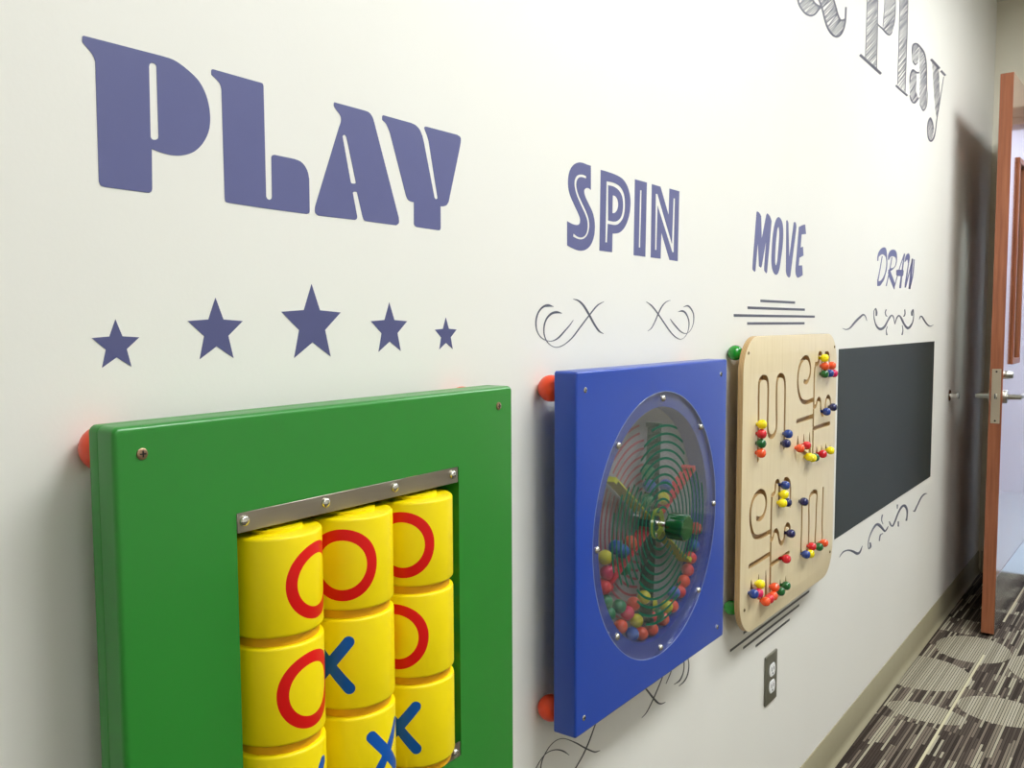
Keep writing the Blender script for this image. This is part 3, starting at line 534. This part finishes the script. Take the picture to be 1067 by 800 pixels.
# rollers
def roller_mat():
    v=NT('yellow_roller_plastic',rough=.38,spec=.35); x,y,z=v.xyz()
    RR=.0432
    az=v.ma('ARCTAN2',x,v.ma('MULTIPLY',y,-1.))                 # 0 at the front
    u=v.ma('MULTIPLY',az,RR)
    d=v.ma('SQRT',v.ma('ADD',v.ma('POWER',u,2.),v.ma('POWER',z,2.)))
    ring=v.ma('LESS_THAN',v.ma('ABSOLUTE',v.ma('SUBTRACT',d,.0290)),.0054)
    # cross on the opposite side
    u2=v.ma('MULTIPLY',v.ma('ARCTAN2',x,y),RR); au=v.ma('ABSOLUTE',u2); azz=v.ma('ABSOLUTE',z)
    # distance to the arm running from the centre to (.019,.0226)
    L=math.hypot(.019,.0226); ux,uz=.019/L,.0226/L
    t=v.ma('MINIMUM',v.ma('MAXIMUM',v.ma('ADD',v.ma('MULTIPLY',au,ux),v.ma('MULTIPLY',azz,uz)),0.),L)
    dx=v.ma('SUBTRACT',au,v.ma('MULTIPLY',t,ux)); dz=v.ma('SUBTRACT',azz,v.ma('MULTIPLY',t,uz))
    cross=v.ma('LESS_THAN',v.ma('SQRT',v.ma('ADD',v.ma('POWER',dx,2.),v.ma('POWER',dz,2.))),.0056)
    side=v.ma('GREATER_THAN',v.ma('SQRT',v.ma('ADD',v.ma('POWER',x,2.),v.ma('POWER',y,2.))),.041)
    c=v.mix(v.ma('LESS_THAN',z,-.0444),lin(246,220,0),lin(226,164,6)); c=v.mix(v.ma('MULTIPLY',ring,side),c,lin(218,8,8)); c=v.mix(v.ma('MULTIPLY',cross,side),c,lin(0,82,170)); v.set(col=c); return v.m  # amber neck under each roller: shade of the gap put into the colour
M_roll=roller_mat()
RY,RRd,RHh=-.055,.0432,.0442
prof=[(.026,-RHh-.0079),(.0392,-RHh-.0079),(.0392,-RHh),(RRd-.0035,-RHh),(RRd-.0014,-RHh+.0005),(RRd-.0004,-RHh+.0016),(RRd,-RHh+.0032),(RRd,RHh-.0032),(RRd-.0004,RHh-.0016),(RRd-.0014,RHh-.0005),(RRd-.0035,RHh),(.026,RHh),(.026,RHh+.0030)]
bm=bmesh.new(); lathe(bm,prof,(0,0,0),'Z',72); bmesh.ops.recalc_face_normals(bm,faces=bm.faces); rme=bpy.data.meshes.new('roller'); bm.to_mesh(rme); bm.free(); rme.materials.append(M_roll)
for p in rme.polygons: p.use_smooth=True
rme.set_sharp_from_angle(angle=R(35))
# rotation of each roller: angle of the O (crosses sit opposite)
ROT={(0,0):19.6,(0,1):-52.,(0,2):-61.6,(1,0):6.4,(1,1):-71-180,(1,2):-72.,(2,0):-180,(2,1):7-180,(2,2):-71-180}
RL={(0,0):'yellow roller showing a red circle turned to the right',(0,1):'yellow roller showing a red circle',(0,2):'yellow roller showing a red circle cut off at the left',(1,1):'yellow roller showing a blue cross half turned away',(2,1):'yellow roller showing a large blue cross',(2,2):'yellow roller showing a blue cross turned to the left',(2,0):'plain yellow roller face'}
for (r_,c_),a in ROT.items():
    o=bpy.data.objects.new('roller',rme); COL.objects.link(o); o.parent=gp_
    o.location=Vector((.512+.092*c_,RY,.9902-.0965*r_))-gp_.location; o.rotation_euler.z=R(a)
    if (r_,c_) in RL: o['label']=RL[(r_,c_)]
for c_ in range(3): lat('axle',[(.0065,.7287),(.0065,1.0583)],(.512+.092*c_,RY,0),M_yel:=simple('yellow_shaft',(235,205,0),.4),gp_,'Z',20)
# spacer balls and corner screws
def fixings(xs,zs,parent,y0,r,mat,sr,yf,smat=M_chrome,up=0):
    for x in xs:
        for z in zs:
            sphere('spacer_ball',(x,y0,z+(up if x==xs[1] and z==zs[1] else 0)),r,mat,parent)
            screw((x,yf,z),sr,parent,smat)
fixings((.3765,.8265),(.6635,1.1195),gp_,-.0185,.0186,M_orange,.0046,YF,simple('bronzed_screw',(170,140,115),.3,metal=.9),.002)
gp_.rotation_euler.y=R(-.3); gp_.location.x+=.002
# ------------------------------------------------------------------ blue ball spinner
BX0,BX1,BZ0,BZ1=.9977,1.4990,.6525,1.1528; CXS,CZS=1.2480,.9030
bp=empty('ball_spinner_panel',(CXS,-.037,BZ0)); tag(bp,'square blue wall panel with a round clear window, green knob and loose balls inside','wall toy')
bm=bmesh.new(); shell(bm,rounded(BX0,BX1,BZ0,BZ1,.004,YF,YB,.0035,5,.001),[(circ(CXS,CZS,.2085,96),YF),(circ(CXS,CZS,.2085,96),-.0675),(circ(CXS,CZS,.184,96),-.0675),(circ(CXS,CZS,.184,96),YB)]); fin(bm,'panel_body',M_blue,bp,35)
M_bplate=simple('grey_back_plate',(150,148,150),.45)
lat('back_plate',[(.190,-.0345),(.190,-.0385),(0,-.0385)],(CXS,0,CZS),M_bplate,bp,'Y',96)
def arcs(name,y0,y1,cents,mat,wd,halff,n0=0,n1=11,par=bp):
    for ca in cents:
        bm=bmesh.new()
        for k in range(n0,n1):
            r=.1545-.0128*k; h=halff(r)
            m=24; L=[]
            for q in range(m+1):
                a=R(ca-h+2*h*q/m); L.append([(CXS+(r+s*wd/2)*math.cos(a),yy,CZS+(r+s*wd/2)*math.sin(a)) for s,yy in ((-1,y1),(1,y1),(1,y0),(-1,y0))])
            V=[[bm.verts.new(p) for p in row] for row in L]
            for a_,b_ in zip(V,V[1:]):
                for i_ in range(4): bm.faces.new((a_[i_],a_[(i_+1)%4],b_[(i_+1)%4],b_[i_]))
            bm.faces.new(V[0]); bm.faces.new(V[-1][::-1])
        fin(bm,name,mat,par)
def hf(r):
    pts=[(.02,40),(.1,43),(.115,41),(.1256,37),(.137,31),(.146,25),(.156,15)]
    for (a,b),(c,d) in zip(pts,pts[1:]):
        if a<=r<=c: return b+(d-b)*(r-a)/(c-a)
    return 15
M_garc=simple('dark_green_print',(0,84,62),.5,spec=.2); M_rarc=simple('crimson_print',(165,60,80),.5)
arcs('printed_arc_fan',-.0729,-.0732,(87,0,-92,180),M_garc,.0038,hf)
arcs('back_arc_fan',-.0385,-.0390,(112,172,-122),M_rarc,.0036,lambda r:24 if r<.13 else 18,0,11)
bm=bmesh.new(); lathe(bm,[(.0045,-.0676),(.2080,-.0676),(.2083,-.0679),(.2083,-.0725),(.2078,-.0729),(.0045,-.0729)],(CXS,0,CZS),'Y',96); bm.faces.ensure_lookup_table()
fin(bm,'clear_window',M_acr,bp,30)
bm=bmesh.new(); shell(bm,[(circ(CXS,CZS,.2082,96),-.0732),(circ(CXS,CZS,.2082,96),-.0729)],[(circ(CXS,CZS,.2075,96),-.0732),(circ(CXS,CZS,.2075,96),-.0729)]); fin(bm,'window_rim',simple('acrylic_edge',(150,165,205),.3),bp,35)
for k in range(8):
    a=R(90-45*k); dome((CXS+.1975*math.cos(a),-.0729,CZS+.1975*math.sin(a)),.0052,bp,.0046)
# wheel: six vanes, hub plate, shaft, knob
VC={0:(205,30,50),1:(10,75,55),2:(215,215,30)}; VM={k:simple('vane_'+n,VC[k],.4) for k,n in {0:'red',1:'green',2:'yellow'}.items()}
for k in range(6):
    a=25+60*k; bm=bmesh.new()
    vs=bx(bm,.012,.158,-.0648,-.0410,-.0014,.0014,.0006,1)
    tipv=bx(bm,.150,.158,-.0648,-.0410,-.0014,.0075,.0006,1)
    bmesh.ops.transform(bm,matrix=Matrix.Translation((CXS,0,CZS))@Matrix.Rotation(-R(a),4,'Y'),verts=bm.verts)
    o=fin(bm,'vane',VM[k%3],bp,40); o['label']={0:'red',1:'dark green',2:'yellow'}[k%3]+' vane of the spinner wheel'
lat('hub_core',[(.014,-.0635),(.014,-.0400)],(CXS,0,CZS),VM[1],bp)
bm=bmesh.new(); shell(bm,[(circ(CXS,CZS,.0235,40),-.0664),(circ(CXS,CZS,.0243,40),-.0658),(circ(CXS,CZS,.0243,40),-.0640)],[(circ(CXS,CZS,.0130,40),-.0664),(circ(CXS,CZS,.0130,40),-.0640)])
hp=fin(bm,'hub_plate',simple('lime_hub',(150,175,20),.35),bp,35)
for a in (80,260): dome((CXS+.0188*math.cos(R(a)),-.0664,CZS+.0188*math.sin(R(a))),.0034,hp,.0011)
lat('shaft',[(.0040,-.092),(.0040,-.064)],(CXS,0,CZS),M_chrome,bp,'Y',20)
kprof=[(.0,-.0875),(.0185,-.0875),(.0202,-.0885),(.0208,-.0905),(.0208,-.1145),(.0202,-.1167),(.0185,-.1178),(0,-.1178)]
bm=bmesh.new(); lathe(bm,kprof,(0,0,0),'Y',64)
for v in bm.verts:
    r=math.hypot(v.co.x,v.co.z)
    if r>.001:
        a=math.atan2(v.co.z,v.co.x); f=1-.055*max(0,math.cos(8*a))**2; v.co.x*=f; v.co.z*=f
for v in bm.verts: v.co+=Vector((CXS,0,CZS-.0005))
fin(bm,'knob',simple('green_knob_plastic',(6,74,32),.12,coat=.8),bp,30)
fixings((1.0185,1.4715),(.6755,1.1275),bp,-.0185,.0186,M_orange,.0042,YF)
# loose balls in the drum
cn={'y':'yellow','r':'red','g':'green','o':'orange','b':'blue','p':'pink','n':'navy'}
RB=.0108
pos=[]
for X,Z,k in BALLS:
    p=[X/1e4,-.0552,Z/1e4,k]
    for it in range(3):
        d=math.hypot(p[0]-CXS,p[2]-CZS); mx_=.184-RB-.0004
        if d>mx_: p[0]=CXS+(p[0]-CXS)*mx_/d; p[2]=CZS+(p[2]-CZS)*mx_/d
    pos.append(p)
for it in range(400):                                   # push overlapping balls apart, keep them inside the drum and off the vanes
    for a_ in range(len(pos)):
        A=pos[a_]
        for b_ in range(a_):
            B=pos[b_]; dx,dz=A[0]-B[0],A[2]-B[2]; d=math.hypot(dx,dz) or 1e-6
            if d<2*RB:
                m=(2*RB-d)/2*.5; A[0]+=dx/d*m;A[2]+=dz/d*m;B[0]-=dx/d*m;B[2]-=dz/d*m
        for k in range(6):
            t=R(25+60*k); ux,uz=math.cos(t),math.sin(t); rx,rz=A[0]-CXS,A[2]-CZS; s=rx*ux+rz*uz; q=-rx*uz+rz*ux
            if 0<s<.16 and abs(q)<RB+.0016:
                m=(RB+.0016-abs(q))*.5*(1 if q>0 else -1); A[0]+=-uz*m; A[2]+=ux*m
        d=math.hypot(A[0]-CXS,A[2]-CZS); mx_=.184-RB-.0004
        if d>mx_: A[0]=CXS+(A[0]-CXS)*mx_/d; A[2]=CZS+(A[2]-CZS)*mx_/d
def where(x,z):
    a=math.degrees(math.atan2(z-CZS,x-CXS)); r=math.hypot(x-CXS,z-CZS)
    h=int(round(((90-a)%360)/30))%12 or 12
    return h,('at the rim' if r>.155 else 'midway out' if r>.09 else 'near the hub')
bme={}
used={}
for X,Y,Z,k in sorted(pos,key=lambda p:(p[3],-p[2])):
    if k not in bme:
        bm=bmesh.new(); bmesh.ops.create_uvsphere(bm,u_segments=24,v_segments=14,radius=RB); me=bpy.data.meshes.new('toy_ball'); bm.to_mesh(me); bm.free(); me.materials.append(M_ball[k])
        for p in me.polygons: p.use_smooth=True
        bme[k]=me
    o=bpy.data.objects.new('toy_ball',bme[k]); COL.objects.link(o); o.location=(X,Y,Z)
    h,w_=where(X,Z); key=(k,h,w_); used.setdefault(key,[]).append(o)
NUMW=['one','two','three','four','five','six','seven','eight','nine','ten','eleven','twelve']
for (k,h,w_),os_ in used.items():
    if len(os_)==1: nm=['']
    else:
        os_.sort(key=lambda o:-o.location.z); nm=[', upper one',', lower one'] if len(os_)==2 else [', top one',', middle one',', bottom one']
    for o,e in zip(os_,nm): tag(o,'%s ball in the spinner window, %s o\'clock %s%s'%(cn[k],NUMW[h-1],w_,e),'ball','loose balls in the round window')
# ------------------------------------------------------------------ wooden bead maze
WX0,WX1,WZ0,WZ1=1.6545,2.262,.590,1.1905; WF,WB=-.042,-.030
wp=empty('bead_maze_panel',(1.958,-.03,WZ0)); tag(wp,'pale plywood wall panel with carved grooves and sliding coloured beads','wall toy')
bm=bmesh.new(); shell(bm,rounded(WX0,WX1,WZ0,WZ1,.072,WF,WB,.0018,3,.001,12),None); bmesh.ops.recalc_face_normals(bm,faces=bm.faces)
me=bpy.data.meshes.new('board'); bm.to_mesh(me); bm.free(); board=bpy.data.objects.new('board',me); COL.objects.link(board)
def capsule(P,w0,w1=None):
    w1=w1 or w0; n=len(P); Lf=[];Rt=[]
    for i,p in enumerate(P):
        a=P[max(i-1,0)];b=P[min(i+1,n-1)]; dx,dz=b[0]-a[0],b[1]-a[1]; l=math.hypot(dx,dz); w_=(w0+(w1-w0)*i/(n-1))/2; Lf.append((p[0]-dz/l*w_,p[1]+dx/l*w_)); Rt.append((p[0]+dz/l*w_,p[1]-dx/l*w_))
    def cap(c,d,w_): a0=math.atan2(d[1],d[0]); return [(c[0]+w_*math.cos(a0+t),c[1]+w_*math.sin(a0+t)) for t in (R(-60),R(-30),0,R(30),R(60))]
    e=(P[-1][0]-P[-2][0],P[-1][1]-P[-2][1]); s=(P[0][0]-P[1][0],P[0][1]-P[1][1])
    return Rt+cap(P[-1],e,w1/2)+Lf[::-1]+cap(P[0],s,w0/2)
for gi,G_ in enumerate(GROOVES):
    P=[(a/1e4,b/1e4) for a,b in G_]
    if len(P)==2: poly_=capsule([P[0],((P[0][0]+P[1][0])/2,(P[0][1]+P[1][1])/2),P[1]],.0025 if abs(P[0][0]-P[1][0])<.012 else .0105,.019 if abs(P[0][0]-P[1][0])<.012 else .0105)
    else: poly_=capsule(smooth_open(P,4),.0105)
    bm=bmesh.new()
    n=len(poly_)
    F=[bm.verts.new((p[0],-.06,p[1])) for p in poly_]; B=[bm.verts.new((p[0],-.0318-.00003*gi,p[1])) for p in poly_]
    for t in tessellate_polygon([[Vector((p[0],p[1],0)) for p in poly_]]):
        try: bm.faces.new([F[i] for i in t]); bm.faces.new([B[i] for i in reversed(t)])
        except ValueError: pass
    for k in range(n): bm.faces.new((F[k],F[(k+1)%n],B[(k+1)%n],B[k]))
    bmesh.ops.recalc_face_normals(bm,faces=bm.faces)
    cm=bpy.data.meshes.new('cut'); bm.to_mesh(cm); bm.free(); co=bpy.data.objects.new('cut',cm); COL.objects.link(co)
    md=board.modifiers.new('b','BOOLEAN'); md.operation='DIFFERENCE'; md.solver='EXACT'; md.use_self=True; md.object=co
    dg=bpy.context.evaluated_depsgraph_get(); nm=bpy.data.meshes.new_from_object(board.evaluated_get(dg)); old=board.data; board.modifiers.clear(); 
    if len(nm.polygons)>10: board.data=nm
    bpy.data.objects.remove(co); bpy.data.meshes.remove(cm)
bmsh=board.data; bpy.data.objects.remove(board); bmsh.materials.clear()
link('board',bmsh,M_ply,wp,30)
fixings((1.6775,2.239),(.6455,1.158),wp,-.015,.0152,M_gball,.0035,WF,simple('brass_screw',(150,130,90),.35,metal=.9))
# a bead: pear shaped with a neck that runs in the groove
def bead_mesh(mat):
    bm=bmesh.new(); lathe(bm,[(.0038,.0165),(.0038,.0095),(.0058,.0082),(.0080,.0060),(.0094,.0028),(.0098,-.0005),(.0090,-.0045),(.0070,-.0075),(.0038,-.0092),(0,-.0097)],(0,0,0),'Y',24); bmesh.ops.recalc_face_normals(bm,faces=bm.faces)
    me=bpy.data.meshes.new('bead'); bm.to_mesh(me); bm.free(); me.materials.append(mat)
    for p in me.polygons: p.use_smooth=True
    return me
BM={k:bead_mesh(M_bead[k]) for k in M_bead}
bpos=[[a/1e4,b/1e4,k] for a,b,k in BEADS]
for it in range(60):
    for i_ in range(len(bpos)):
        for j_ in range(i_):
            A,B=bpos[i_],bpos[j_]; dx,dz=A[0]-B[0],A[1]-B[1]; d=math.hypot(dx,dz) or 1e-6
            if d<.0185:
                m=(.0185-d)/2*.5; A[0]+=dx/d*m;A[1]+=dz/d*m;B[0]-=dx/d*m;B[1]-=dz/d*m
for X,Z,k in bpos:
    o=bpy.data.objects.new('bead',BM[k]); COL.objects.link(o); o.parent=wp; o.location=Vector((X,-.0535,Z))-wp.location; o['label']={'y':'yellow','r':'red','g':'dark green','o':'orange','b':'blue','n':'navy blue','p':'pink'}[k]+' sliding bead'
# ------------------------------------------------------------------ outlet
ot=empty('power_outlet',(1.9455,0,.353)); tag(ot,'grey metal wall outlet with two white sockets below the wooden panel','power outlet')
ox,oz=1.9455,.4104
box('cover_plate',ox-.0365,ox+.0365,-.005,0,oz-.0575,oz+.0575,M_plate,ot,.0028,3)
for dz in (.0195,-.0195):
    bm=bmesh.new(); pts=[]
    for k in range(40):
        a=2*PI*k/40; X=.0172*math.cos(a); Z=.0172*math.sin(a); Z=max(-.0138,min(.0138,Z)); pts.append((ox+X,oz+dz+Z))
    flatfill(bm,[pts],-.003,-.0072); s=fin(bm,'socket',M_white,ot,40)
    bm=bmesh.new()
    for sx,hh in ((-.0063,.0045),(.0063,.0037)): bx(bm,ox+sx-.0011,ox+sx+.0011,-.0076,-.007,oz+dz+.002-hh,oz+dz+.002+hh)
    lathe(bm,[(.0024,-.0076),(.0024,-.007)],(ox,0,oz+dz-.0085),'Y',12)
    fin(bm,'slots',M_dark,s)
screw((ox,-.005,oz),.003,ot)
# ------------------------------------------------------------------ door, standing open along the wall
dr=empty('door_1',(4.735,-.19,0)); dr['kind']='structure'
DX,DE=3.824,4.738; DL,DRt=-.1633,-.2083; DB,DT=.012,2.144
LT=(3.995,4.135,1.075,1.832)     # narrow window in the door
bm=bmesh.new(); flatfill(bm,[[(DX,DB),(DE,DB),(DE,DT),(DX,DT)],[(LT[0],LT[2]),(LT[0],LT[3]),(LT[1],LT[3]),(LT[1],LT[2])]],DL,DRt)
bmesh.ops.recalc_face_normals(bm,faces=bm.faces)
me=bpy.data.meshes.new('leaf'); bm.to_mesh(me); bm.free(); me.materials.append(M_door); me.materials.append(M_edge)
for p in me.polygons:
    if abs(p.normal.y)<.5: p.material_index=1
leaf=link('leaf',me,None,dr)
for yy0,yy1 in ((DL,DL+.010),(DRt-.010,DRt)):
    bm=bmesh.new(); a,b,c,d=LT; s=.022
    for q in ((a-s,b+s,c-s,c),(a-s,b+s,d,d+s),(a-s,a,c,d),(b,b+s,c,d)): bx(bm,q[0],q[1],yy0,yy1,q[2],q[3],.0015,1)
    fin(bm,'window_stop',M_edge,dr,40)
box('window_glass',LT[0],LT[1],-.2060,-.2010,LT[2],LT[3],M_glass,dr)
box('kick_plate',DX+.005,DE-.02,DRt-.0014,DRt,DB+.006,DB+.226,simple('kick_plate_steel',(190,195,200),.16,metal=1.),dr,.0004,1)
bm=bmesh.new(); bx(bm,DX-.0012,DX+.001,-.2015,-.1700,.832,1.040,.0004,1); lp=fin(bm,'lock_face_plate',simple('brushed_brass_plate',(205,192,170),.4,metal=.8),dr,40)
bm=bmesh.new(); bx(bm,DX-.008,DX,-.191,-.181,.925,.947,.002,2); fin(bm,'latch_bolt',M_chrome,lp,40)
for z in (.842,1.030): lat('plate_screw',[(.0035,-.0022),(.0035,0)],(DX,-.1858,z),M_dark,lp,'X',12)
ZL=.9315; XL=DX+.062
for sgn,y0,nm in ((1,DL,'far'),(-1,DRt,'near')):
    bm=bmesh.new(); lathe(bm,[(.0265,0),(.0265,sgn*.006),(.024,sgn*.009),(.0105,sgn*.010),(.0095,sgn*.050),(.0095,sgn*.056),(0,sgn*.056)],(XL,y0,ZL),'Y',28)
    g=bmesh.new(); lathe(g,[(.006,-.006),(.0092,0),(.0092,.105),(.007,.112),(0,.113)],(XL,y0+sgn*.050,ZL),'X',20)
    t_=bpy.data.meshes.new('t'); g.to_mesh(t_); g.free(); bm.from_mesh(t_); bpy.data.meshes.remove(t_)
    fin(bm,'lever_handle',M_satin,dr,40)
    lat('deadbolt',[(.0165,0),(.0165,sgn*.008),(.015,sgn*.010),(.0135,sgn*.024),(.012,sgn*.026),(0,sgn*.026)] if sgn<0 else [(.0165,0),(.0165,.006),(.014,.009),(0,.009)],(XL,y0,1.016),M_satin,dr,'Y',28)
for z in (.28,1.05,1.88): lat('hinge',[(.008,-.055),(.008,.055)],(DE+.006,DL+.004,z),M_satin,dr,'Z',16)
ang=R(-1.0); px_,py_=DX,DL; d0=dr.location-Vector((px_,py_,0)); dr.location=Vector((px_,py_,0))+Matrix.Rotation(ang,3,'Z')@d0; dr.rotation_euler.z=ang
# wall bumper
ds=empty('door_stop',(3.95,0,.9225)); tag(ds,'small chrome door bumper on the wall left of the open door','door stop')
lat('mount_plate',[(.024,0),(.024,-.003),(.021,-.006),(.012,-.008)],(3.95,0,.9225),M_chrome,ds)
lat('post',[(.011,-.006),(.011,-.026),(.013,-.029),(.013,-.031)],(3.95,0,.9225),M_chrome,ds)
lat('rubber_tip',[(.0125,-.031),(.0125,-.037),(.010,-.039),(0,-.039)],(3.95,0,.9225),simple('grey_rubber',(150,150,148),.6),ds)
# ------------------------------------------------------------------ camera
f,yaw,pitch,roll,D_,Hc=1.0309*900,.6321,-.0682,-.0015,.6974,1.2171
Fw=Vector((math.cos(yaw)*math.cos(pitch),math.sin(yaw)*math.cos(pitch),math.sin(pitch))); Rt=Vector((math.sin(yaw),-math.cos(yaw),0)); Up=Rt.cross(Fw)
c_,s_=math.cos(roll),math.sin(roll); Rr=Rt*c_+Up*s_; Uu=Rt*-s_+Up*c_
cam=bpy.data.cameras.new('camera'); co=bpy.data.objects.new('camera',cam); COL.objects.link(co)
co.matrix_world=Matrix(((Rr.x,Uu.x,-Fw.x,0),(Rr.y,Uu.y,-Fw.y,-D_),(Rr.z,Uu.z,-Fw.z,Hc),(0,0,0,1)))
cam.sensor_fit='HORIZONTAL'; cam.sensor_width=36; cam.lens=f/1067*36; cam.clip_start=.01
sc.camera=co
vs=sc.view_settings; vs.view_transform='Standard'; vs.look='None'; vs.gamma=1; vs.exposure=EXPO; vs.use_curve_mapping=False
